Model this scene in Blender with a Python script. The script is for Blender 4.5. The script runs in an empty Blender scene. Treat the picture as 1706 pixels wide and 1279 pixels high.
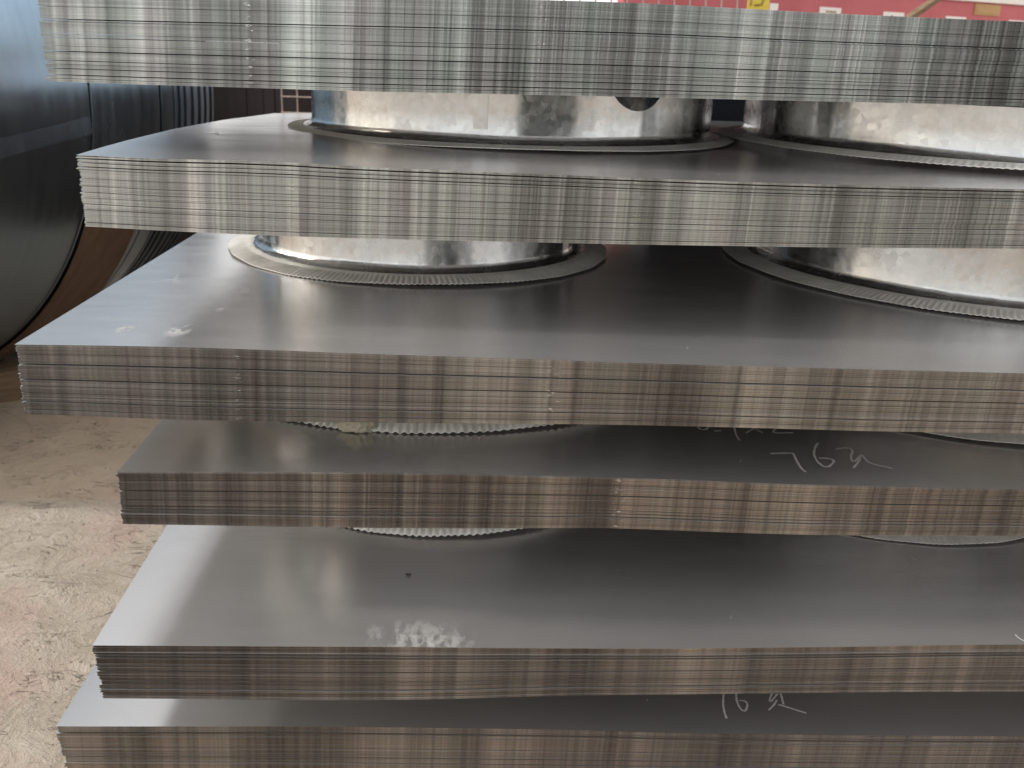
import bpy, bmesh, math, random
import numpy as np
from mathutils import Matrix, Vector
random.seed(7); rng = np.random.default_rng(7)
SC = bpy.context.scene; COL = SC.collection
R_ = math.radians
H = 1.12                                   # camera height above the ground

# ------------------------------------------------------------------ camera
FPX, CX, CY = 1688.0, 853.0, 639.5         # focal length and centre in photograph pixels
_p, _r = R_(18.115), R_(1.948)
_fwd = np.array([0, math.cos(_p), -math.sin(_p)]); _rt = np.array([1., 0, 0]); _dn = np.array([0, -math.sin(_p), -math.cos(_p)])
_c, _s = math.cos(_r), math.sin(_r)
CM = np.array([_c*_rt - _s*_dn, _s*_rt + _c*_dn, _fwd])
cam = bpy.data.objects.new('camera', bpy.data.cameras.new('camera')); COL.objects.link(cam)
cam.data.sensor_width = 36; cam.data.sensor_fit = 'HORIZONTAL'; cam.data.lens = 36*FPX/1706
cam.data.dof.use_dof = True; cam.data.dof.focus_distance = 1.3; cam.data.dof.aperture_fstop = 9
cam.data.clip_start = .02; cam.data.clip_end = 500
m = Matrix.Identity(4)
for i in range(3):
    m[i][0] = CM[0][i]; m[i][1] = -CM[1][i]; m[i][2] = -CM[2][i]
m[2][3] = H
cam.matrix_world = m
SC.camera = cam

def ray(px, py): return CM.T @ np.array([(px-CX)/FPX, (py-CY)/FPX, 1.])
def at_y(px, py, d): v = ray(px, py); w = v*d/v[1]; return np.array([w[0], w[1], w[2]+H])
def at_z(px, py, z): v = ray(px, py); w = v*(z-H)/v[2]; return np.array([w[0], w[1], z])
def at_plane(px, py, o, n):
    v = ray(px, py); c = np.array([0, 0, H]); k = ((o-c) @ n)/(v @ n); return c + v*k

# ------------------------------------------------------------------ world, sun, exposure
W = bpy.data.worlds.new('World'); SC.world = W; W.use_nodes = True
wn = W.node_tree.nodes; wl = W.node_tree.links
sky = wn.new('ShaderNodeTexSky'); sky.sky_type = 'NISHITA'; sky.sun_disc = False
SUN_EL, SUN_AZ = R_(27), R_(-93)            # azimuth from +Y towards +X: the sun stands to the left
sky.sun_elevation = SUN_EL; sky.sun_rotation = SUN_AZ
sky.air_density = 1.0; sky.dust_density = 3.0; sky.ozone_density = 1.0
wn['Background'].inputs['Strength'].default_value = .11
cloud = wn.new('ShaderNodeMix'); cloud.data_type = 'RGBA'; cloud.inputs[0].default_value = .78   # high thin overcast over the clear sky
cloud.inputs[7].default_value = (11.8, 11.8, 11.8, 1)
wl.new(sky.outputs[0], cloud.inputs[6]); wl.new(cloud.outputs[2], wn['Background'].inputs[0])
sl = bpy.data.lights.new('sun', 'SUN'); sl.energy = 1.7; sl.angle = R_(5); sl.color = (1, .94, .86)
so = bpy.data.objects.new('sun', sl); COL.objects.link(so)
sd = Vector((math.sin(SUN_AZ)*math.cos(SUN_EL), math.cos(SUN_AZ)*math.cos(SUN_EL), math.sin(SUN_EL)))
so.rotation_euler = sd.to_track_quat('Z', 'Y').to_euler(); so.location = (-6, 2, 6)
SC.view_settings.view_transform = 'Standard'; SC.view_settings.look = 'None'
SC.view_settings.exposure = 0.25; SC.view_settings.gamma = 1
SC.cycles.max_bounces = 10; SC.cycles.glossy_bounces = 8; SC.cycles.diffuse_bounces = 4
SC.cycles.use_denoising = True

# ------------------------------------------------------------------ materials
class NT:
    def __init__(s, name):
        s.m = bpy.data.materials.new(name); s.m.use_nodes = True
        s.n = s.m.node_tree.nodes; s.l = s.m.node_tree.links
        s.b = s.n['Principled BSDF']; s.out = s.n['Material Output']
    def node(s, t, **kw):
        n = s.n.new(t)
        for k, v in kw.items(): setattr(n, k, v)
        return n
    def link(s, a, b): s.l.new(a, b)
    def val(s, sock, v):
        if isinstance(v, bpy.types.NodeSocket): s.l.new(v, sock)
        else: sock.default_value = v
    def math(s, op, a, b=0., c=None, clamp=False):
        n = s.node('ShaderNodeMath', operation=op, use_clamp=clamp)
        s.val(n.inputs[0], a); s.val(n.inputs[1], b)
        if c is not None: s.val(n.inputs[2], c)
        return n.outputs[0]
    def mapped(s, vec, sc, loc=(0, 0, 0)):
        n = s.node('ShaderNodeMapping'); s.l.new(vec, n.inputs[0]); s.val(n.inputs['Scale'], sc); s.val(n.inputs['Location'], loc); return n.outputs[0]
    def noise(s, vec, scale, detail=3, rough=.6, dist=0., dim='3D'):
        n = s.node('ShaderNodeTexNoise', noise_dimensions=dim)
        if vec is not None: s.l.new(vec, n.inputs['Vector'])
        n.inputs['Scale'].default_value = scale; n.inputs['Detail'].default_value = detail
        n.inputs['Roughness'].default_value = rough; n.inputs['Distortion'].default_value = dist
        return n.outputs['Fac']
    def ramp(s, fac, stops, interp='LINEAR'):
        n = s.node('ShaderNodeValToRGB'); s.l.new(fac, n.inputs[0]); e = n.color_ramp.elements; n.color_ramp.interpolation = interp
        while len(e) < len(stops): e.new(.5)
        for q, (p, c) in zip(e, stops):
            q.position = p; q.color = (c, c, c, 1) if not hasattr(c, '__len__') else (*c, 1)
        return n.outputs[0]
    def mix(s, f, a, b, blend='MIX'):
        n = s.node('ShaderNodeMix', data_type='RGBA', blend_type=blend)
        s.val(n.inputs[0], f)
        for i, v in ((6, a), (7, b)):
            if isinstance(v, bpy.types.NodeSocket): s.l.new(v, n.inputs[i])
            else: n.inputs[i].default_value = (*v, 1)
        return n.outputs[2]
    def obj(s): return s.node('ShaderNodeTexCoord').outputs['Object']
    def attr(s, name):
        n = s.node('ShaderNodeAttribute', attribute_type='OBJECT', attribute_name=name); return n.outputs['Fac']
    def bump(s, h, strength=.3, dist=.001, normal=None):
        n = s.node('ShaderNodeBump'); s.l.new(h, n.inputs['Height']); n.inputs['Strength'].default_value = strength; n.inputs['Distance'].default_value = dist
        if normal is not None: s.l.new(normal, n.inputs['Normal'])
        return n.outputs[0]
    def set(s, **kw):
        for k, v in kw.items():
            k = k.replace('_', ' ')
            if isinstance(v, bpy.types.NodeSocket): s.l.new(v, s.b.inputs[k])
            else: s.b.inputs[k].default_value = (*v, 1) if (hasattr(v, '__len__') and len(v) == 3 and k != 'Normal') else v
        return s.m

def mat_edge():
    t = NT('sheared_steel_edges'); v = t.obj(); sp = t.node('ShaderNodeSeparateXYZ'); t.link(v, sp.inputs[0])
    seed = t.attr('seed')
    x = t.math('ADD', t.math('ADD', sp.outputs[0], t.math('MULTIPLY', sp.outputs[2], -.03)), t.math('MULTIPLY', seed, 3.7))
    x = t.math('MULTIPLY', x, t.attr('freq')); z = sp.outputs[2]
    def field(fx, fz, detail, rough):
        cb = t.node('ShaderNodeCombineXYZ'); t.link(t.math('MULTIPLY', x, fx), cb.inputs[0]); t.link(t.math('MULTIPLY', z, fz), cb.inputs[1]); t.link(seed, cb.inputs[2])
        return t.noise(cb.outputs[0], 1., detail, rough)
    broad = field(6, .5, 2, .5); mid = field(24, .8, 2, .5); med = field(70, 1.2, 3, .55); fine = field(240, 3, 1, .5); row = field(.35, 700, 0, .5); row2 = field(.6, 130, 1, .5)
    f = t.math('ADD', t.math('MULTIPLY', broad, .50), t.math('MULTIPLY', med, .34)); f = t.math('ADD', f, t.math('MULTIPLY', mid, .32))
    f = t.math('ADD', f, t.math('MULTIPLY', fine, .14)); f = t.math('SUBTRACT', f, .15)
    c = t.ramp(f, [(.34, (.17, .165, .16)), (.45, (.38, .375, .37)), (.52, (.55, .545, .54)), (.59, (.76, .76, .75)), (.67, (.98, .98, .96))])
    # bright burrs left by the shear at fixed places along the edge
    g = None
    for nm, wd, th in (('burr_a', .0022, .55), ('burr_b', .007, .60)):
        dx = t.math('ABSOLUTE', t.math('SUBTRACT', sp.outputs[0], t.attr(nm)))
        wob = t.math('MULTIPLY', t.math('SUBTRACT', row, .5), .02)
        k = t.math('SUBTRACT', 1., t.math('DIVIDE', t.math('ABSOLUTE', t.math('ADD', dx, wob)), wd), clamp=True)
        cb = t.node('ShaderNodeCombineXYZ'); t.link(t.math('MULTIPLY', sp.outputs[0], 90), cb.inputs[0]); t.link(t.math('MULTIPLY', z, 260), cb.inputs[1])
        nz = t.noise(cb.outputs[0], 1., 1, .5)
        k = t.math('MULTIPLY', t.math('POWER', k, .5), t.math('MULTIPLY', t.math('SUBTRACT', nz, th), 8., clamp=True), clamp=True)
        g = k if g is None else t.math('MAXIMUM', g, k)
    c = t.mix(1., c, t.ramp(row, [(.3, .84), (.5, 1.)]), 'MULTIPLY'); c = t.mix(1., c, t.ramp(row2, [(.35, .86), (.6, 1.)]), 'MULTIPLY')
    c = t.mix(t.attr('ground_refl'), c, (.55, .44, .38), 'MULTIPLY'); c = t.mix(1., c, (.95, 1., .99), 'MULTIPLY')  # brown of the ground's reflection tinted into the edges, strongest on the lower stacks
    c = t.mix(g, c, (.95, .94, .92))
    hue = t.noise(t.mapped(v, (16, 1, 3)), 1., 2, .6); c = t.mix(.6, c, t.ramp(hue, [(.36, (1., .93, .95)), (.5, (1, 1, 1)), (.64, (.93, 1., .95))]), 'MULTIPLY')
    rgh = t.math('SUBTRACT', .36, t.math('MULTIPLY', g, .2))
    bh = t.math('ADD', t.math('MULTIPLY', med, .6), t.math('ADD', t.math('MULTIPLY', fine, .35), t.math('MULTIPLY', mid, 1.4)))
    return t.set(Base_Color=c, Metallic=1., Roughness=rgh, Normal=t.bump(bh, .5, .004))

def mat_top():
    t = NT('coated_steel_top'); v = t.obj(); seed = t.attr('seed')
    cl = t.noise(t.mapped(v, (3, 3, 3)), 1., 4, .55)
    rub = t.noise(t.mapped(v, (5, 22, 1)), 1., 3, .5)
    sp_ = t.noise(v, 420., 2, .6)
    c = t.ramp(t.math('ADD', t.math('MULTIPLY', cl, .6), t.math('ADD', t.math('MULTIPLY', rub, .25), t.math('MULTIPLY', sp_, .15))), [(.3, (.46, .448, .438)), (.7, (.59, .578, .568))])
    rg = t.ramp(t.math('ADD', t.math('MULTIPLY', cl, .5), t.math('MULTIPLY', rub, .5)), [(.3, .16), (.7, .27)])
    scr = None
    for sx, sy, o_ in ((1.2, 26, 0.), (7, 3, 5.)):
        w_ = t.noise(t.mapped(v, (sx, sy, 1), (o_, o_, 0)), 1., 2, .5, .3)
        l_ = t.math('MULTIPLY', t.ramp(t.math('ABSOLUTE', t.math('SUBTRACT', w_, .5)), [(.0, 1.), (.003, 0.)]), t.ramp(t.noise(t.mapped(v, (6, 6, 1), (o_+3, 1, 0)), 1., 3, .6), [(.57, 0.), (.72, .28)]))
        scr = l_ if scr is None else t.math('MAXIMUM', scr, l_)
    spk = t.ramp(t.noise(v, 150., 2, .5), [(.68, 0.), (.75, .25)])
    c = t.mix(t.math('MAXIMUM', scr, spk), c, (.72, .71, .69)); rg = t.math('ADD', rg, t.math('MULTIPLY', scr, .25))
    big = t.noise(t.mapped(v, (2.2, 2.2, 1)), 1., 1, .4)
    nb = t.bump(big, .35, .01); nb = t.bump(sp_, .06, .0006, nb)
    return t.set(Base_Color=c, Metallic=.70, Roughness=rg, Normal=nb)

def mat_galv(name='galvanised_steel', tint=(.64, .645, .635), metal=1., rough=(.14, .30)):
    t = NT(name); v = t.obj()
    vo = t.node('ShaderNodeTexVoronoi'); t.link(v, vo.inputs['Vector']); vo.inputs['Scale'].default_value = 95
    sp_ = t.node('ShaderNodeSeparateColor'); t.link(vo.outputs['Color'], sp_.inputs[0])
    cl = t.noise(v, 14., 4, .65); drip = t.noise(t.mapped(v, (40, 40, 8)), 1., 3, .6)
    f = t.math('ADD', t.math('MULTIPLY', sp_.outputs[0], .12), t.math('ADD', t.math('MULTIPLY', cl, .58), t.math('MULTIPLY', drip, .30)))
    c = t.ramp(f, [(.3, tuple(q*.74 for q in tint)), (.65, tint)])
    rg = t.ramp(t.math('ADD', t.math('MULTIPLY', cl, .75), t.math('MULTIPLY', sp_.outputs[1], .25)), [(.3, rough[0]), (.7, rough[1])])
    dent = t.noise(t.mapped(v, (9, 9, 1.5)), 1., 2, .5)
    nb = t.bump(dent, .8, .009); nb = t.bump(t.noise(t.mapped(v, (24, 24, 10)), 1., 2, .5), .3, .0025, nb); nb = t.bump(cl, .2, .0012, nb)
    return t.set(Base_Color=c, Metallic=metal, Roughness=rg, Normal=nb)

def mat_simple(name, c0, c1, scale=20., rough=.6, metallic=0., bump=.2, stretch=(1, 1, 1), bd=.002, detail=5):
    t = NT(name); v = t.mapped(t.obj(), stretch)
    a = t.noise(v, scale, detail, .65)
    return t.set(Base_Color=t.ramp(a, [(.3, c0), (.7, c1)]), Metallic=metallic, Roughness=rough, Normal=t.bump(a, bump, bd))

def mat_coil():
    t = NT('blue_black_rolled_steel'); v = t.obj()
    a = t.noise(t.mapped(v, (2, 2, 2)), 1., 4, .6); b = t.noise(t.mapped(v, (30, 3, 3)), 1., 3, .6)
    f = t.math('ADD', t.math('MULTIPLY', a, .6), t.math('MULTIPLY', b, .4))
    return t.set(Base_Color=t.ramp(f, [(.3, (.22, .31, .40)), (.7, (.33, .43, .51))]), Metallic=1., Roughness=t.ramp(f, [(.3, .18), (.7, .30)]), Normal=t.bump(a, .3, .004))

def mat_chalk(name='chalk', thr=(.22, .45), scale=900., col=(.66, .66, .64), fall=False, stretch=(1, 1, 1)):
    t = NT(name); v = t.obj()
    a = t.noise(t.mapped(v, stretch), scale, 3, .7)
    al = t.ramp(a, [(thr[0], 0.), (thr[1], 1.)])
    if fall:
        u = t.node('ShaderNodeAttribute', attribute_name='fall'); al = t.math('MULTIPLY', al, u.outputs['Fac'], clamp=True)
    t.set(Base_Color=col, Roughness=.9, Alpha=al)
    return t.m

def mat_ground():
    t = NT('dusty_concrete'); v = t.node('ShaderNodeNewGeometry').outputs['Position']
    a = t.noise(v, 1.6, 4, .6); b = t.noise(v, 9., 8, .72, .6); g = t.noise(v, 210., 4, .75); gg = t.noise(v, 55., 4, .7)
    pk = t.noise(t.mapped(v, (1, 1, 1), (3.1, .4, 0)), 2.6, 5, .65)
    f = t.math('ADD', t.math('MULTIPLY', a, .25), t.math('ADD', t.math('MULTIPLY', b, .35), t.math('ADD', t.math('MULTIPLY', g, .22), t.math('MULTIPLY', gg, .18))))
    c = t.ramp(f, [(.36, (.32, .255, .19)), (.47, (.46, .385, .30)), (.55, (.55, .475, .385)), (.64, (.65, .575, .485))])
    c = t.mix(t.ramp(pk, [(.52, 0.), (.70, .55)]), c, (.55, .36, .31))
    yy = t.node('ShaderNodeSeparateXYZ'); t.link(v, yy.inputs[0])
    shade_brown = t.math('MULTIPLY', t.math('SUBTRACT', t.math('ADD', yy.outputs[1], t.math('MULTIPLY', b, .12)), 2.36), 12., clamp=True)
    c = t.mix(t.math('MULTIPLY', shade_brown, .6), c, (.56, .40, .265))      # warm brown of the coil's shaded band mixed into the floor colour
    # scuffs: short curved gouges with a raised lip, at two sizes
    sc = None
    for sx, sy, off, w, k in ((4, 10, 0., .009, .9), (11, 22, 7., .014, .6)):
        wv = t.noise(t.mapped(v, (sx, sy, 1), (off, off, 0)), 1., 3, .55, 1.6)
        line = t.ramp(t.math('ABSOLUTE', t.math('SUBTRACT', wv, .5)), [(.0, 1.), (w, 0.)])
        brk = t.ramp(t.noise(t.mapped(v, (1, 1, 1), (off, 2, 0)), 9., 3, .6), [(.52, 0.), (.62, 1.)])
        q = t.math('MULTIPLY', t.math('MULTIPLY', line, brk), k); sc = q if sc is None else t.math('MAXIMUM', sc, q)
    c = t.mix(t.math('MULTIPLY', sc, .6), c, (.20, .155, .115))
    h = t.math('SUBTRACT', t.math('ADD', t.math('MULTIPLY', b, .6), t.math('ADD', t.math('MULTIPLY', gg, .16), t.math('MULTIPLY', g, .07))), t.math('MULTIPLY', sc, .30))
    return t.set(Base_Color=c, Roughness=.9, Normal=t.bump(h, 1., .03))

M = dict(edge=mat_edge(), top=mat_top(), galv=mat_galv(), flange=mat_galv('galvanised_flange', (.93, .91, .85), .12, (.35, .46)),
         coil=mat_coil(), chalk=mat_chalk(), dust=mat_chalk('white_dust', (.44, .58), 60., (.74, .73, .70), True, (1, .45, 1)),
         ground=mat_ground(),
         under=mat_simple('timber', (.16, .105, .06), (.30, .21, .13), 6, .8, 0, .4, (1, 12, 12)),
         pale=mat_simple('pale_timber', (.34, .25, .16), (.52, .41, .28), 6, .8, 0, .4, (1, 12, 12)),
         brown=mat_simple('brown_painted_steel', (.030, .020, .018), (.055, .038, .034), 4, .5, 0, .2, (6, 6, 1)),
         strip=mat_simple('oiled_strip_steel', (.10, .13, .17), (.19, .23, .28), 6, .34, .9, .2),
         navy=mat_simple('dark_blue_paint', (.012, .016, .028), (.03, .036, .055), 5, .5, 0, .2),
         dark=mat_simple('dark_brown_crate', (.018, .009, .007), (.05, .025, .018), 5, .7, 0, .3),
         wire=mat_simple('dusty_galvanised_wire', (.42, .31, .26), (.58, .46, .40), 60, .5, .2, .2),
         red=mat_simple('faded_red_paint', (.42, .075, .085), (.56, .13, .14), 3, .45, 0, .15),
         white=mat_simple('off_white_paper', (.80, .74, .69), (.88, .83, .79), 30, .7, 0, .05),
         tan=mat_simple('tan_cardboard', (.42, .25, .10), (.52, .33, .16), 20, .7, 0, .1),
         yellow=mat_simple('yellow_plastic', (.70, .50, .06), (.80, .62, .10), 20, .5, 0, .05),
         ink=mat_simple('brown_ink', (.28, .19, .05), (.36, .25, .07), 60, .7, 0, .05),
         rag=mat_simple('yellowed_foam_tape', (.52, .47, .33), (.80, .75, .60), 160, .85, 0, .8),
         crumb=mat_simple('dirt_crumb', (.04, .038, .03), (.11, .10, .08), 300, .9, 0, .8))

# ------------------------------------------------------------------ helpers
def link(name, me, mat=None, parent=None):
    o = bpy.data.objects.new(name, me); COL.objects.link(o)
    if mat is not None and len(me.materials) == 0: me.materials.append(mat)
    if parent is not None: o.parent = parent
    return o
def mesh_of(name, verts, faces, smooth=False, sharp=None):
    me = bpy.data.meshes.new(name); me.from_pydata([tuple(map(float, v)) for v in verts], [], faces); me.update()
    if smooth:
        me.polygons.foreach_set('use_smooth', [True]*len(me.polygons))
        if sharp: me.set_sharp_from_angle(angle=sharp)
    return me
def empty(name, loc=(0, 0, 0), rz=0., label=None, cat=None, group=None):
    o = bpy.data.objects.new(name, None); COL.objects.link(o); o.location = loc; o.rotation_euler = (0, 0, rz); o.empty_display_size = .1
    return tag(o, label, cat, group)
def tag(o, label=None, cat=None, group=None, kind=None):
    for k, v in (('label', label), ('category', cat), ('group', group), ('kind', kind)):
        if v: o[k] = v
    return o
def box_mesh(name, sx, sy, sz, bevel=0., base=False):
    bm = bmesh.new(); bmesh.ops.create_cube(bm, size=1)
    for v in bm.verts: v.co = Vector((v.co.x*sx, v.co.y*sy, (v.co.z+(.5 if base else 0))*sz))
    if bevel: bmesh.ops.bevel(bm, geom=bm.edges[:], offset=bevel, segments=2, affect='EDGES', profile=.6)
    me = bpy.data.meshes.new(name); bm.to_mesh(me); bm.free(); return me
def tube_mesh(name, pts, rad, n=8):
    pts = [Vector(p) for p in pts]; V = []; F = []
    for i, p in enumerate(pts):
        d = (pts[min(i+1, len(pts)-1)] - pts[max(i-1, 0)]).normalized()
        a = d.orthogonal().normalized(); b = d.cross(a)
        for k in range(n):
            t = 2*math.pi*k/n; V.append(p + (a*math.cos(t)+b*math.sin(t))*rad)
    for i in range(len(pts)-1):
        for k in range(n): F.append((i*n+k, i*n+(k+1) % n, (i+1)*n+(k+1) % n, (i+1)*n+k))
    F.append(tuple(range(n))[::-1]); F.append(tuple(range((len(pts)-1)*n, len(pts)*n)))
    return mesh_of(name, V, F, True, R_(50))

# ------------------------------------------------------------------ ground
gv = []; gf = []
me = mesh_of('ground', [(-60, -60, 0), (60, -60, 0), (60, 60, 0), (-60, 60, 0)], [(0, 1, 2, 3)])
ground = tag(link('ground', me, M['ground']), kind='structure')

grit_v = []; grit_f = []
for i in range(1500):
    x, y = rng.uniform(-1.7, -.3), rng.uniform(1.25, 3.3); r = .0012+.0035*rng.random()**3
    k = len(grit_v); a0 = rng.uniform(0, 6.28)
    for q in range(5): grit_v.append((x+r*(.7+.6*rng.random())*math.cos(a0+q*1.2566), y+r*(.7+.6*rng.random())*math.sin(a0+q*1.2566), -.0005))
    grit_v.append((x+rng.normal(0, r*.2), y+rng.normal(0, r*.2), r*.9))
    for q in range(5): grit_f.append((k+q, k+(q+1) % 5, k+5))
grit = tag(link('grit', mesh_of('grit', grit_v, grit_f), mat_simple('grit', (.22, .17, .12), (.50, .44, .36), 90, .9, 0, .3)), kind='stuff')
pz = link('dark_reflection_block', box_mesh('dark_reflection_block', 1.7, 1.7, .22, .004, True), None)  # unseen block added to darken the reflections in the lower edges
pz.data.materials.append(mat_simple('reflection_block_black', (.035, .030, .027), (.06, .052, .047), 3, .5, .3, .2)); pz.location = (-1.15, -.35, 0)
tag(pz, 'low dark block added on the floor left of the camera to darken reflections, outside the picture', 'steel sheets')

# ------------------------------------------------------------------ the stacks of sheets
# front edges as read along the photograph: (pixel x, pixel y) of the top and of the bottom edge of each stack
DIST = [1.36, 1.27, 1.15, 1.18, 1.081, 1.154]
YAW = [R_(a) for a in (4.0, 2.5, 1.8, 2.4, 3.4, 2.1)]
TOP = [[(60,-18),(400,-12),(700,-6),(1050,4),(1250,14.5),(1380,22),(1706,36)],
[(127,257),(240,264),(450,268),(600,278),(760,284),(930,291),(1180,301),(1400,308),(1560,312),(1706,315)],
[(24,574),(150,575),(300,578),(450,583),(600,589),(850,597),(1100,606),(1290,611),(1550,618),(1706,622)],
[(195,786),(310,786),(450,786),(620,787),(760,789),(1000,795),(1140,799),(1290,806),(1500,811),(1706,815)],
[(155,1075),(300,1076),(480,1077),(660,1078),(850,1080),(1120,1081),(1300,1079),(1480,1077),(1560,1075),(1706,1074)],
[(95,1210),(300,1210),(500,1210),(700,1212),(850,1214),(1000,1217),(1120,1221),(1400,1225),(1706,1226)]]
BOT = [[(80,135),(250,141),(450,147),(600,152),(760,155),(1000,160),(1300,167),(1706,176)],
[(143,376),(250,383),(450,392),(600,397),(840,402),(1010,406),(1200,409),(1400,412),(1706,414)],
[(42,690),(150,693),(300,700),(450,702),(700,705),(1010,707),(1300,714),(1460,719),(1706,722)],
[(203,873),(400,876),(560,879),(740,880),(890,880),(1000,878),(1140,884),(1300,890),(1450,892),(1706,892)],
[(170,1162),(400,1164),(560,1166),(740,1164),(920,1158),(1120,1156),(1320,1154),(1500,1152),(1706,1152)],
[(112,1290),(500,1292),(900,1296),(1706,1300)]]
# open joints in each stack: (fraction of the height from the top, width in sheets)
GAPS = [[(.18,.35),(.31,.9),(.335,.5),(.47,.45),(.51,.6),(.60,.35),(.66,1.0),(.76,.6),(.80,.35),(.85,.7),(.92,.9),(.965,.4)],
[(.035,1.5),(.10,.9),(.16,1.1),(.20,.5),(.32,.45),(.42,.6),(.51,.45),(.59,.7),(.68,.5),(.76,.5),(.86,.3),(.94,.6)],
[(.13,.45),(.27,1.1),(.44,.5),(.49,1.0),(.58,.35),(.68,.45),(.74,.4),(.80,.8),(.87,.5),(.92,.4)],
[(.08,.3),(.15,.7),(.36,1.1),(.53,.3),(.64,1.0),(.71,.7),(.77,.6),(.88,.3)],
[(.17,.7),(.22,1.2),(.36,.35),(.48,.8),(.58,.6),(.66,.7),(.74,.7),(.82,.9),(.90,1.0),(.95,.5)],
[(.115,2.0),(.30,.4),(.44,.6),(.53,.5),(.63,.6),(.73,.4),(.83,.6),(.92,.4)]]
NSH = [108, 100, 90, 76, 76, 80]
LEN, DEP = 1.95, 1.28
LABELS = ['topmost thick stack of silvery steel sheets, cut off by the top of the picture',
 'second steel sheet stack from the top, its top sheets curling apart at the corner',
 'third steel sheet stack from the top, jutting furthest left, white scuffs on top',
 'fourth stack of steel sheets, set back, with chalk writing 76 on the dark top sheet',
 'fifth stack of steel sheets, white dust smeared on the front of its top',
 'lowest stack of steel sheets, cut off by the bottom of the picture']
BURR = [(.262, .64), (.262, .70), (.262, .64), (5, .64), (5, 5), (5, 5)]

class Curve:
    def __init__(s, pts):
        x = np.array([p[0] for p in pts]); y = np.array([p[1] for p in pts])
        xs = np.linspace(-.2, LEN+.2, 400); ys = np.interp(xs, x, y)
        k = np.exp(-np.linspace(-2, 2, 33)**2); k /= k.sum()
        s.x = xs; s.y = np.convolve(np.pad(ys, 16, 'edge'), k, 'valid')
    def __call__(s, q): return np.interp(q, s.x, s.y)

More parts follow.
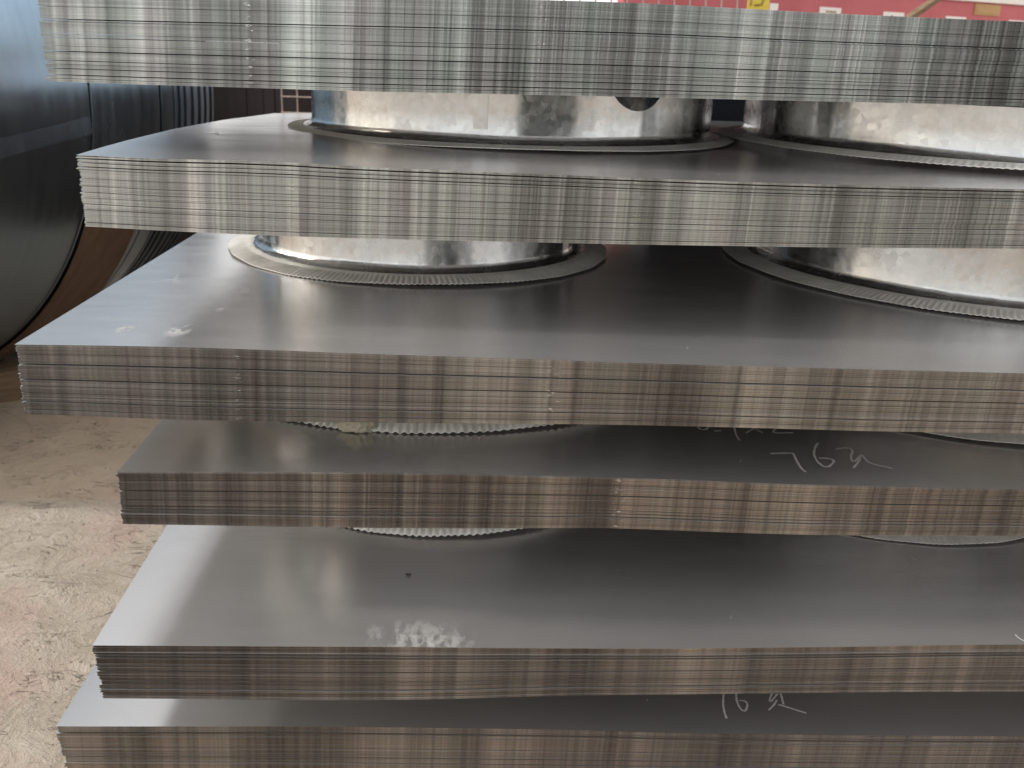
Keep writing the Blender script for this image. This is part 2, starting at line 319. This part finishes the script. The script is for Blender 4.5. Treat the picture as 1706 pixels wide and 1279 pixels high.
class Stack: pass
STK = []
def depth_drop(n, t, s):
    """height change of a sheet with the distance t behind its front edge"""
    if n == 1: return np.interp(t, [0, .1, .2, .43, .78, 1.0, 1.3], [0, .0022, .0035, .0040, -.002, -.009, -.018])*np.exp(-np.maximum(s, 0)/.45)
    return 0*t
def make_stack(n):
    S = Stack(); o = at_y(*TOP[n][0], DIST[n]); y = YAW[n]
    S.o = o; S.nrm = np.array([-math.sin(y), math.cos(y), 0]); S.ax = np.array([math.cos(y), math.sin(y), 0])
    def sz(p):
        w = at_plane(*p, o, S.nrm) - o; return float(w @ S.ax), float(w[2])
    T = [sz(p) for p in TOP[n]]; B = [sz(p) for p in BOT[n]]
    S.top = Curve(T); S.bot = Curve(B); S.lean = B[0][0]
    # along the depth the front's waviness dies out towards a flat sheet
    S.ftop = float(np.mean([q[1] for q in T])); S.fbot = float(np.mean([q[1] for q in B]))
    def surf(s, t, u):
        zt = S.top(s); zb = S.bot(s); w = np.exp(-t/.6)
        zt = S.ftop + (zt-S.ftop)*w; zb = S.fbot + (zb-S.fbot)*w
        return zt + (zb-zt)*u + depth_drop(n, t, s)
    S.surf = surf
    root = empty('sheet_stack', o, y, LABELS[n], 'steel sheets', 'stacks of steel sheets')
    S.root = root
    N = NSH[n]; gaps = sorted(GAPS[n])
    # positions
    pos = []; cur = 0.; cuts = []; gi = 0
    tot = N*1.0 + sum(g[1]*1.35 for g in gaps)
    for k in range(N):
        if gi < len(gaps) and cur/tot >= gaps[gi][0]-.5/N:
            cur += gaps[gi][1]*1.35; cuts.append(k); gi += 1
        pos.append((cur/tot, (cur+rng.uniform(.80, .93))/tot)); cur += 1.
    pos[-1] = (pos[-1][0], 1.)
    cuts = [c for c in cuts if c > 0]
    single = {0: 1, 1: 3}.get(n, 1)
    groups = []; a = 0
    bounds = sorted(set(list(range(1, single+1)) + [c for c in cuts if c > single] + [N]))
    for b in bounds: groups.append((a, b)); a = b
    ss = np.unique(np.concatenate([np.linspace(0, .12, 7), np.linspace(.12, LEN, 27)])); tt = np.array([0, .05, .18, .4, .75, DEP])
    ssf = np.unique(np.concatenate([np.linspace(0, .12, 9), np.linspace(.12, LEN, 60)])); ttf = np.linspace(0, 1, 22)**1.3*DEP
    first = True
    for (a, b) in groups:
        V = []; F = []; goff = rng.normal(0, .0009); gs = rng.normal(0, .0010)
        MI = []
        for k in range(a, b):
            top = (k == 0)
            s_, t_ = (ssf, ttf) if top else (ss, tt)
            u0, u1 = pos[k]
            fo = goff + rng.normal(0, .00035) + (0 if not top else -.0004); so_ = gs + S.lean*u0 + rng.normal(0, .0007) + abs(rng.normal(0, .0006))
            if k == 0: fo = 0; so_ = 0
            yawj = rng.normal(0, .0004)
            lift = 0.
            SS, TT = np.meshgrid(s_, t_, indexing='ij')
            zt = surf(SS, TT, u0); zb = surf(SS, TT, u1)
            if n == 1 and 0 < k < 5:
                fall = np.exp(-SS/.05)*np.exp(-TT/.2)*(-.0016 + .0003*k); zt = zt + fall; zb = zb + fall
            ns, nt = SS.shape; base = len(V)
            X = SS + so_*(1-SS/LEN); Y = TT + fo + yawj*SS*(1-TT/DEP)
            for Z in (zt, zb):
                V += list(zip(X.ravel(), Y.ravel(), Z.ravel()))
            h = ns*nt
            q = lambda i, j, l: base + l*h + i*nt + j
            for i in range(ns-1):
                for j in range(nt-1):
                    F.append((q(i, j, 0), q(i+1, j, 0), q(i+1, j+1, 0), q(i, j+1, 0))); MI.append(1)
                    F.append((q(i, j, 1), q(i, j+1, 1), q(i+1, j+1, 1), q(i+1, j, 1))); MI.append(1)
            for i in range(ns-1):
                F.append((q(i, 0, 1), q(i+1, 0, 1), q(i+1, 0, 0), q(i, 0, 0))); MI.append(0)
                F.append((q(i+1, nt-1, 1), q(i, nt-1, 1), q(i, nt-1, 0), q(i+1, nt-1, 0))); MI.append(0)
            for j in range(nt-1):
                F.append((q(0, j+1, 1), q(0, j, 1), q(0, j, 0), q(0, j+1, 0))); MI.append(0)
                F.append((q(ns-1, j, 1), q(ns-1, j+1, 1), q(ns-1, j+1, 0), q(ns-1, j, 0))); MI.append(0)
        me = mesh_of('sheet' if b-a == 1 else 'sheet_bundle', V, F, True, R_(40))
        me.materials.append(M['edge']); me.materials.append(M['top'])
        me.polygons.foreach_set('material_index', MI)
        ob = link(me.name.split('.')[0], me, None, root)
        ob['seed'] = float(n*1.37 + .21); ob['freq'] = (.85, 1.2, .95, 1.35, .75, 1.1)[n]; ob['ground_refl'] = float((.05, .25, .75, .95, .95, .95)[n]); ob['burr_a'] = float(BURR[n][0]); ob['burr_b'] = float(BURR[n][1])
        if b-a > 1: ob['kind'] = 'stuff'
        if first and n > 0: S.top_sheet = ob
        first = False
    STK.append(S)
for n in range(6): make_stack(n)

def on_top(n, px, py):
    """local coordinates (in the stack) of the point of the top sheet seen at a pixel"""
    S = STK[n]; z = 0.
    for _ in range(6):
        w = at_z(px, py, S.o[2]+z) - S.o; s, t = float(w @ S.ax), float(w @ S.nrm)
        z = float(S.surf(np.array(s), np.array(max(t, 0.)), 0.))
    return np.array([s, t, z])

def stroke(n, lines, wpx, name='chalk_writing'):
    V = []; F = []
    for L in lines:
        P = [on_top(n, *p)[:2] for p in L]
        # resample
        Q = [P[0]]
        for a, b in zip(P[:-1], P[1:]):
            k = max(1, int(np.hypot(*(b-a))/.004))
            Q += [a+(b-a)*i/k for i in range(1, k+1)]
        Q = np.array(Q)
        if len(Q) > 4:
            for _ in range(2): Q[1:-1] = .25*Q[:-2]+.5*Q[1:-1]+.25*Q[2:]
        w = wpx*.00056
        base = len(V)
        for i, p in enumerate(Q):
            d = Q[min(i+1, len(Q)-1)]-Q[max(i-1, 0)]; d /= (np.hypot(*d)+1e-9); nn = np.array([-d[1], d[0]])
            ww = w*(.8+.5*rng.random())
            for sg in (-1, 1):
                q = p + nn*ww*sg; z = float(STK[n].surf(np.array(q[0]), np.array(max(q[1], 0)), 0.)) + .0005
                V.append((q[0], q[1], z))
        for i in range(len(Q)-1): F.append((base+2*i, base+2*i+2, base+2*i+3, base+2*i+1))
    return link(name, mesh_of(name, V, F), M['chalk'], STK[n].root)

def Z8(pts, ox, oy, sc): return [(ox+x/sc, oy+y/sc) for x, y in pts]
A = lambda p: Z8(p, 1130, 690, 4.265)
stroke(3, [A([(655,280),(740,278),(815,275),(845,340),(880,395),(905,410)]),
 A([(992,205),(970,240),(962,285),(985,335),(1030,375),(1065,380),(1112,335),(1090,315),(1000,312)]),
 A([(1120,250),(1170,240),(1215,238),(1243,262),(1225,295),(1230,330),(1248,345),(1300,285),(1280,340),(1245,383)]),
 A([(1300,285),(1350,345),(1400,360),(1525,388)])], 2.9)
stroke(3, [A([(130,70),(140,95),(165,115),(205,108),(215,85)]), A([(255,120),(305,118)]), A([(385,60),(400,105),(410,150),(437,185)]),
 A([(480,135),(540,100),(590,60)]), A([(510,75),(540,105),(600,132)]), A([(715,60),(690,105),(665,132),(740,135),(815,132)])], 2.6)
B_ = lambda p: Z8(p, 1150, 1140, 6.824)
stroke(5, [B_([(385,30),(378,115),(372,230),(385,310),(412,390)]), B_([(530,30),(520,110),(525,180),(555,260),(590,305),(625,320),(655,230),(635,190),(595,180),(560,185)]),
 B_([(980,40),(930,105),(895,180),(905,215),(990,110)]), B_([(985,180),(950,240),(890,295)]), B_([(1000,60),(1030,110),(1060,230)]), B_([(1000,230),(1160,280),(1320,330)])], 2.6)
Cc = lambda p: Z8(p, 1560, 960, 8.53)
stroke(4, [Cc([(1120,830),(1170,890),(1245,930),(1330,950)])], 1.1)

def smear(n, px0, py0, px1, py1, amp=1., name='dust_smear'):
    """a thin film of dust lying on the top sheet"""
    a = on_top(n, (px0+px1)/2, (py0+py1)/2); l = on_top(n, px0, (py0+py1)/2); r = on_top(n, px1, (py0+py1)/2); u = on_top(n, (px0+px1)/2, py0); d = on_top(n, (px0+px1)/2, py1)
    hx = abs(r[0]-l[0])/2; hy = abs(u[1]-d[1])/2; V = []; F = []; W_ = []; k = 12
    for i in range(k+1):
        for j in range(k+1):
            x = -1+2*i/k; y = -1+2*j/k; s = a[0]+x*hx; t = max(.0008, a[1]+y*hy)
            V.append((s, t, float(STK[n].surf(np.array(s), np.array(t), 0.))+.0003)); W_.append(amp*max(0, 1-math.hypot(x, y))**.6)
    for i in range(k):
        for j in range(k): F.append((i*(k+1)+j, (i+1)*(k+1)+j, (i+1)*(k+1)+j+1, i*(k+1)+j+1))
    me = mesh_of(name, V, F); at = me.attributes.new('fall', 'FLOAT', 'POINT'); at.data.foreach_set('value', W_)
    return link(name, me, M['dust'], STK[n].root)
smear(4, 590, 1030, 800, 1086, .34); smear(4, 640, 1056, 795, 1086, .42)
smear(2, 272, 538, 322, 562, .62); smear(2, 382, 478, 432, 492, .62); smear(2, 190, 542, 225, 556, .5); smear(2, 355, 508, 385, 520, .4)

# ------------------------------------------------------------------ flanged rings between the stacks
def ring(n, cx, cy, Rf, Rc, label, crimp=1., pitch=.0100, notch=None, lift=.0, seam=None, foot=.5):
    """a galvanised ring: wall with rolled foot and a crimped flange, standing on stack n"""
    S = STK[n]; w = np.array([cx, cy, 0])-S.o; s, t = float(w @ S.ax), float(w @ S.nrm)
    zb = S.o[2] + float(S.surf(np.array(s), np.array(min(t, DEP)), 0.)) + lift
    U = STK[n-1]; w = np.array([cx, cy, 0])-U.o; h = U.o[2] + float(U.surf(np.array(float(w @ U.ax)), np.array(float(w @ U.nrm)), 1.)) - zb - .0015
    root = empty('flanged_ring', (cx, cy, zb), 0., label, 'metal ring', 'galvanised rings between the stacks')
    fz = lambda z: .0048+(z-.0048)*foot
    # wall
    n1 = 360; V = []; F = []
    prof = [(Rc-.0016, .03, 0), (Rc-.0016, 0, 1), (Rc, 0, 1), (Rc, h*.6, 0), (Rc, fz(.0265)+.014, 0), (Rc+.0012, fz(.0265)+.008, 0), (Rc+.0045, fz(.0265)+.0028, 0), (Rc+.010, fz(.0262), 0), (Rc+.0165, fz(.0245), 0)]
    for i in range(n1):
        a = 2*math.pi*i/n1 - math.pi/2; top = h
        if notch:
            dx = (a-notch[0])*Rc
            if abs(dx) < notch[1]: top = min(h, h + notch[2] - math.sqrt(notch[1]**2-dx*dx))
        for r, z, f in prof:
            zz = top if f else min(z, top-.004)
            wob = .0012*math.sin(3*a+cx*9)+.0006*math.sin(11*a)
            V.append(((r+wob)*math.cos(a), (r+wob)*math.sin(a), zz))
    k = len(prof)
    for i in range(n1):
        j = (i+1) % n1
        for q in range(k-1): F.append((i*k+q, i*k+q+1, j*k+q+1, j*k+q))
    link('wall', mesh_of('wall', V, F, True, R_(60)), M['galv'], root)
    # flange with radial crimps near its rim
    nr = int(2*math.pi*Rf/pitch); n2 = nr*6; V = []; F = []
    ri = Rc+.0150; rw = Rf-ri; m_ = [0, .08, .14, .20, .27, .33, .40, .62, .85, 1.]
    zc = [fz(q) for q in (.0248, .0262, .0238, .0218, .0200, .0184, .0168, .0122, .0080, .0048)]
    am = [0, 0, 0, 0, .2, .7, 1., 1., .85, .35]
    for i in range(n2):
        a = 2*math.pi*i/n2 - math.pi/2; ph = (i % 6)/6*2*math.pi + .5*math.sin(.07*i)+.35*math.sin(.19*i+2)
        wv = max(-1, min(1, 1.5*math.sin(ph)))
        # crimping is strong on the side towards the camera and fades away round the ring
        aa = (a+math.pi*1.5) % (2*math.pi)-math.pi; fd = crimp*max(0., min(1., 1.6*math.cos(aa*.8)-.45)) if abs(aa) < 1.9 else 0
        fd *= .75+.25*math.sin(17*a)*math.sin(5*a+1)
        edge = .0016*math.sin(5*a+cx*3)+.0008*math.sin(23*a)
        for q in range(len(m_)):
            r = ri+rw*m_[q] + edge*m_[q]; z = zc[q] + .0024*am[q]*wv*fd + .0012*m_[q]*math.sin(4*a+cy*7)
            V.append((r*math.cos(a), r*math.sin(a), z))
        r = Rf+edge; V.append((r*math.cos(a), r*math.sin(a), zc[-1]+.0008*wv*fd-.0011+.0012*math.sin(4*a+cy*7)))
        V.append(((ri+.01)*math.cos(a), (ri+.01)*math.sin(a), .0050))
    k = len(m_)+2
    for i in range(n2):
        j = (i+1) % n2
        for q in range(k-1): F.append((i*k+q, i*k+q+1, j*k+q+1, j*k+q))
    link('flange', mesh_of('flange', V, F, True, R_(60)), M['flange'], root)
    if seam is not None:
        V = []; F = []
        for dz in (.030, h-.004):
            for da in (-.011, .011):
                for dr in (-.0012, .0030):
                    r = Rc+dr; a = seam+da/Rc; V.append((r*math.cos(a), r*math.sin(a), dz))
        F = [(0, 1, 5, 4), (2, 6, 7, 3), (1, 3, 7, 5), (0, 2, 3, 1), (4, 5, 7, 6), (0, 4, 6, 2)]
        link('seam_strip', mesh_of('seam_strip', V, F), M['galv'], root)
    return root
ring(1, -.0174, 1.975, .415, .372, 'large shiny ring on the second stack, left, with a dark notch at its top', .25, .010, notch=(R_(-90)+.575, .060, .032), seam=R_(-90)-.12, foot=.2)
ring(1, .905, 1.957, .528, .480, 'large dull ring on the second stack, right, cut off by the picture edge', .7, .011, notch=(R_(-90)-.74, .060, .040), lift=.006, foot=.25)
ring(2, -.179, 1.876, .347, .289, 'ring with a wide crimped flange on the third stack, left of centre', 1., .0088, seam=R_(-90)-.93, foot=.35)
ring(2, .880, 1.906, .484, .425, 'wide ring on the third stack at the right with a shadowed left flank', .8, .0095, foot=.3)
ring(3, -.141, 1.744, .411, .35, 'ring under the third stack, its crimped rim showing beside a torn scrap', 1.7, .0118, foot=1.7)
ring(3, .790, 1.80, .42, .36, 'dark ring rim under the third stack at the far right', .3, .011)
ring(4, -.125, 1.729, .3265, .27, 'ring under the fourth stack, a pale crimped crescent left of centre', 1.7, .0110, foot=1.7)
ring(4, .677, 1.792, .36, .30, 'ring under the fourth stack, a brownish crescent at the right', .5, .0095)
ring(5, -.12, 1.86, .35, .29, 'left ring hidden under the fifth stack', 1., .010)
ring(5, .72, 1.86, .35, .29, 'right ring hidden under the fifth stack', 1., .010)

# ------------------------------------------------------------------ timber under the lowest stack
S = STK[5]
zb5 = S.o[2]+S.fbot-.004
pal = empty('pallet', tuple(S.o[:2])+(0,), YAW[5], 'timber bearers under the lowest stack of sheets', 'pallet')
for i in range(3):
    b = link('bearer', box_mesh('bearer', .10, DEP-.1, zb5, .004, True), M['under'], pal); b.location = (.2+i*.75, DEP/2, 0)

# ------------------------------------------------------------------ torn scrap and crumb on the sheets
p = on_top(3, 598, 717); S = STK[3]
wpos = S.o + S.ax*p[0] + S.nrm*p[1] + np.array([0, 0, p[2]])
bm = bmesh.new(); bmesh.ops.create_icosphere(bm, subdivisions=4, radius=1)
for v in bm.verts:
    c = v.co.copy(); f = 1+.38*math.sin(5*c.x+3*c.y)*math.cos(4*c.z+6*c.x)+.22*math.sin(13*c.y+9*c.x)+.12*math.sin(27*c.x)*math.sin(21*c.z)
    v.co = Vector((c.x*.022*f, c.y*.012*f, max(-.0105, c.z*.010*f)+.0108))
for f in bm.faces: f.smooth = True
me = bpy.data.meshes.new('torn_scrap'); bm.to_mesh(me); bm.free()
o = tag(link('torn_scrap', me, M['rag']), 'crumpled yellowish scrap wedged against the ring rim under the third stack', 'scrap'); o.location = wpos + np.array([0, -.002, 0])
p = on_top(4, 680, 959); S = STK[4]
bm = bmesh.new(); bmesh.ops.create_icosphere(bm, subdivisions=2, radius=1)
for v in bm.verts:
    c = v.co; f = 1+.35*math.sin(7*c.x+5*c.y+3*c.z); v.co = Vector((c.x*.0036*f, c.y*.0024*f, c.z*.002*f+.0019))
me = bpy.data.meshes.new('crumb'); bm.to_mesh(me); bm.free()
o = tag(link('crumb', me, M['crumb']), 'small dark crumb of dirt on the top sheet of the fifth stack', 'crumb'); o.location = S.o + S.ax*p[0] + S.nrm*p[1] + np.array([0, 0, p[2]])

# ------------------------------------------------------------------ the big coil at the left
PHI = 1.4; CR = .949
coil = empty('steel_coil', (-2.174, 3.172, 0), PHI, 'huge blue-black steel coil lying at the left, strip edges fanned at its far end', 'steel coil')
def lathe_x(name, prof, cz, n=220, mat=None, parent=None):
    V = []; F = []
    for i in range(n):
        a = 2*math.pi*i/n
        for L, r in prof: V.append((L, r*math.cos(a), cz+r*math.sin(a)))
    k = len(prof)
    for i in range(n):
        j = (i+1) % n
        for q in range(k-1): F.append((i*k+q, j*k+q, j*k+q+1, i*k+q+1))
    return link(name, mesh_of(name, V, F, True, R_(30)), mat, parent)
def band(name, L0, L1, r0, th, mat=None): return lathe_x(name, [(L0, r0-th), (L0, r0-.002), (L0+.002, r0), (L1-.002, r0), (L1, r0-.002), (L1, r0-th)], CR, 220, mat or M['coil'], coil)
band('strip_band', -.80, -.006, CR, .35); band('strip_band', .008, .396, CR-.003, .35); band('strip_band', .412, .490, CR-.005, .35)
L = .496; 
for i in range(19):
    wd = .0168*(.75+.5*rng.random()); band('winding', L, L+wd-.004, CR-.004-.004*(i % 3)-.001*i, .3, M['strip']); L += wd
lathe_x('core', [(-.79, .42), (-.79, .9), (L-.01, .9), (L-.01, .42)], CR, 120, M['coil'], coil)
# end of the outer wrap: a raised lip running along the band
V = []; F = []
for i in range(21):
    l = -.80 + .79*i/20; a = math.pi + R_(9.5) + R_(-4.0)*(i/20)      # angle round the coil, below its middle on the camera's side
    for da, dr in ((-.05, .0005), (0, .006), (.0005, .0002)):
        V.append((l, (CR+dr)*math.cos(a+da), CR+(CR+dr)*math.sin(a+da)))
for i in range(20):
    for q in range(2): F.append((3*i+q, 3*i+3+q, 3*i+4+q, 3*i+1+q))
link('wrap_end', mesh_of('wrap_end', V, F, True, R_(40)), M['coil'], coil)

# brown board curved under the flank of the coil
V = []; F = []
for i in range(13):
    a = math.pi + R_(15 + 50*i/12)
    for l, dr in ((.014, .004), (.014, .018), (.31, .018), (.31, .004)):
        r = CR+dr; V.append((l+.02*i/12, r*math.cos(a), CR+r*math.sin(a)))
for i in range(12):
    for q in range(4): F.append((4*i+q, 4*i+(q+1) % 4, 4*i+4+(q+1) % 4, 4*i+4+q))
F += [(0, 1, 2, 3), (51, 50, 49, 48)]
bd = link('brown_guard', mesh_of('brown_guard', V, F, True, R_(35)), mat_simple('brown_hardboard', (.10, .055, .030), (.19, .115, .07), 7, .6, 0, .3, (4, 1, 1)))
bd.location = coil.location; bd.rotation_euler = coil.rotation_euler
tag(bd, 'brown guard board curving under the flank of the big coil', 'board')

def beam(name, pa, pb, w, h, mat, label, cat, group=None):
    a, b = np.array(pa), np.array(pb); L = np.hypot(*(b-a)[:2]); c = (a+b)/2
    o = link(name, box_mesh(name, L, w, h, .004, True), mat); o.location = c; o.rotation_euler = (0, 0, math.atan2(b[1]-a[1], b[0]-a[0])); return tag(o, label, cat, group)
beam('timber_skid', at_z(98, 512, .08)*[1, 1, 0], at_z(205, 452, .08)*[1, 1, 0], .11, .08, M['pale'], 'longer pale timber on the ground under the far end of the coil', 'timber', 'timbers under the coil')
beam('timber_skid', at_z(42, 541, .06)*[1, 1, 0], at_z(86, 531, .06)*[1, 1, 0], .10, .06, M['pale'], 'short pale timber under the coil, nearer than the long one', 'timber', 'timbers under the coil')
beam('timber_skid', at_z(-60, 640, .06)*[1, 1, 0], at_z(30, 628, .06)*[1, 1, 0], .12, .10, M['under'], 'greyish timber under the dark belly of the coil at the left edge', 'timber', 'timbers under the coil')

# ------------------------------------------------------------------ behind: brown panel, cage, crates, red rack
DB = 4.3
x0 = at_y(235, 165, DB)[0]; x1 = at_y(494, 165, DB)[0]
pan = empty('brown_locker', ((x0+x1)/2, DB, 0), R_(3), 'dark brown upright boards between the coil and the wire cage', 'boards')
ed = [0, .68, .79, .86, 1.0]
for i in range(4):
    w = (x1-x0)*(ed[i+1]-ed[i])
    b = link('board', box_mesh('board', w-.0005, .04+.01*(i % 2), 1.0, .004, True), M['brown'], pan); b.location = ((x0+(x1-x0)*(ed[i]+ed[i+1])/2)-(x0+x1)/2, .01*(i % 2), 0)
DC = 3.5
ca = at_y(468, 160, DC)[0]; cb = at_y(1228, 160, DC)[0]
cage = empty('wire_cage', (ca, DC, 0), R_(1.5), 'pale wire mesh cage panel standing behind the stacks', 'cage')
x_ref = at_y(495, 165, DC)[0]-ca; z_ref = at_y(520, 162, DC)[2]; ch = 1.5
vm = tube_mesh('wire', [(0, 0, 0), (0, 0, ch)], .0027, 7); hm = tube_mesh('wire', [(0, 0, 0), (cb-ca, 0, 0)], .0025, 7)
nv = int((cb-ca)/.0515)+1
for i in range(nv):
    x = (x_ref % .0515)+i*.0515
    if x < cb-ca: w = link('wire', vm, M['wire'], cage); w.location = (x, 0, 0)
z = z_ref % .0515
while z < ch:
    w = link('wire', hm, M['wire'], cage); w.location = (0, -.0055, z); z += .0515
for i in range(5):
    xa = ca+.02+i*.55
    o = link('dark_crate', box_mesh('dark_crate', .53, .5, 1.0-.006*i if i != 3 else 1.07, .01, True), M['dark' if i != 3 else 'navy']); o.location = (xa+.25, DC+.45+.05*i, 0) if i != 3 else (at_y(1222, 190, 3.1)[0], 3.1, 0)
    tag(o, ('dark brown crate behind the left end of the wire cage', 'dark brown crate behind the middle of the wire cage', 'dark brown crate behind the right end of the wire cage', 'dark blue crate in front of the wire cage, seen between the two large rings', 'dark crate at the far right behind the dull ring')[i], 'crate', 'dark crates behind the cage')
# pale board lying behind the second stack
qa = at_y(449, 196, 3.0); qb = at_y(545, 181, 3.0)
qx = qa[0]+.75
board = empty('pale_bench', (qx, 3.05, 0), 0, 'pale wooden bench top behind the left ring on the second stack', 'bench')
t_ = link('top', box_mesh('top', 1.5, .30, .03, .003), M['pale'], board); t_.location = (0, .1, (qa[2]+qb[2])/2-.02); t_.rotation_euler = (0, R_(-1.5), 0)
for sx in (-.6, .6):
    l = link('leg', box_mesh('leg', .06, .22, qa[2]-.07, .003, True), M['under'], board); l.location = (sx, .1, 0)

# unseen wall added behind the camera, for dark reflections in the polished edges and rings
wk = empty('reflection_wall', (2.25, -4.2, 0), 0, 'grey-green corrugated wall added behind the camera for dark reflections, outside the picture', 'reflection wall')
V = []; F = []; k = 96
for i in range(k+1):
    x = -1.4+3.2*i/k; y = .03*math.sin(i*math.pi/2)
    for z in (0, 2.7): V.append((x, y, z))
    for z in (2.7, 0): V.append((x, y-.16, z))
for i in range(k):
    for q in range(3): F.append((4*i+q, 4*i+q+1, 4*i+5+q, 4*i+4+q))
link('wall', mesh_of('wall', V, F), mat_simple('reflection_wall_grey_green', (.05, .06, .055), (.10, .11, .10), 3, .6), wk)  # corrugated face of the unseen wall added for reflections

# red rack
ro = at_y(1400, 0, 4.7); ryaw = R_(27)
ax = np.array([math.cos(ryaw), math.sin(ryaw), 0]); rn = np.array([-math.sin(ryaw), math.cos(ryaw), 0])
rack = empty('red_rack', (ro[0], ro[1], 0), ryaw, 'red painted rack with white paper labels along its front beam', 'rack')
def rl(px, py, off=0.):
    w = at_plane(px, py, ro+rn*off, rn)-np.array([ro[0], ro[1], 0]); return float(w @ ax), float(w[2])
zl = rl(1620, 3)[1]                          # top of the red beam
sA = rl(1040, 0)[0]; sB = 2.6; sw = sB-sA; sm = (sA+sB)/2
b = link('beam', box_mesh('beam', sw, .05, .42, .004, True), M['red'], rack); b.location = (sm, .027, zl-.42)
b = link('ledge', box_mesh('ledge', sw, .40, .03, .004, True), M['white'], rack); b.location = (sm, .19, zl+.001)
b = link('back_panel', box_mesh('back_panel', sw, .03, .22, .004, True), M['white'], rack); b.location = (sm, .40, zl+.032)
for sx in (sA+.1, sm, sB-.1):
    b = link('post', box_mesh('post', .07, .07, zl-.43, .004, True), M['red'], rack); b.location = (sx, .06, 0)
for i, (xa, xb, yt) in enumerate([(1283, 1297, 5), (1366, 1402, 11), (1472, 1507, 19), (1576, 1610, 26.5), (1681, 1716, 33)]):
    s0, z0 = rl(xa, yt); s1, _ = rl(xb, yt)
    b = link('label', box_mesh('label', s1-s0, .003, .075), M['white'], rack); b.location = ((s0+s1)/2, .0005, z0-.0375)
    if i in (1, 2):
        for q in range(5 if i == 1 else 1):
            t = link('print', box_mesh('print', .009, .001, .008), M['ink'], b); t.location = ((-.02+.012*q) if i == 1 else -.01, -.0022, .020)
s0, z0 = rl(1625, 6); s1, z1 = rl(1664, 27)
tg = link('tag', box_mesh('tag', s1-s0, .006, z0-z1, .001), M['tan'], rack); tg.location = ((s0+s1)/2, -.0005, (z0+z1)/2)
fr = link('tag_frame', box_mesh('tag_frame', s1-s0-.03, .002, z0-z1-.02), M['tan'], tg); fr.location = (0, -.004, 0)
# yellow sign in front of the rack
yd = 3.9; a = at_y(1244, 17, yd); b = at_y(1283, -6, yd)
sg = empty('yellow_sign', ((a[0]+b[0])/2, yd, a[2]-.004), 0, 'bright yellow sign on the red rack just above the top stack', 'sign')
pl = link('plate', box_mesh('plate', b[0]-a[0], .004, .13, .002, True), M['yellow'], sg)
dg = link('digit', tube_mesh('digit', [(.018, -.003, .085), (-.012, -.003, .083), (-.014, -.003, .060), (.006, -.003, .064), (.018, -.003, .048), (.012, -.003, .026), (-.014, -.003, .022)], .004, 6), M['ink'], sg)
dg = link('digit', tube_mesh('digit', [(-.026, -.003, .085), (-.028, -.003, .022)], .004, 6), M['ink'], sg)
ps = link('stake', box_mesh('stake', .03, .02, a[2]-.004, .002), M['under'], sg); ps.location = (0, .014, -(a[2]-.004)/2)
# leaning stick
a = at_y(1508, 34, 4.3); b = at_y(1562, -3, 4.3); d = b-a; lo = a - d*2.0; hi = b + d*1.5
o = link('leaning_stick', tube_mesh('leaning_stick', [lo, hi], .018, 6), M['under']); tag(o, 'weathered wooden stick leaning across the red rack', 'stick')
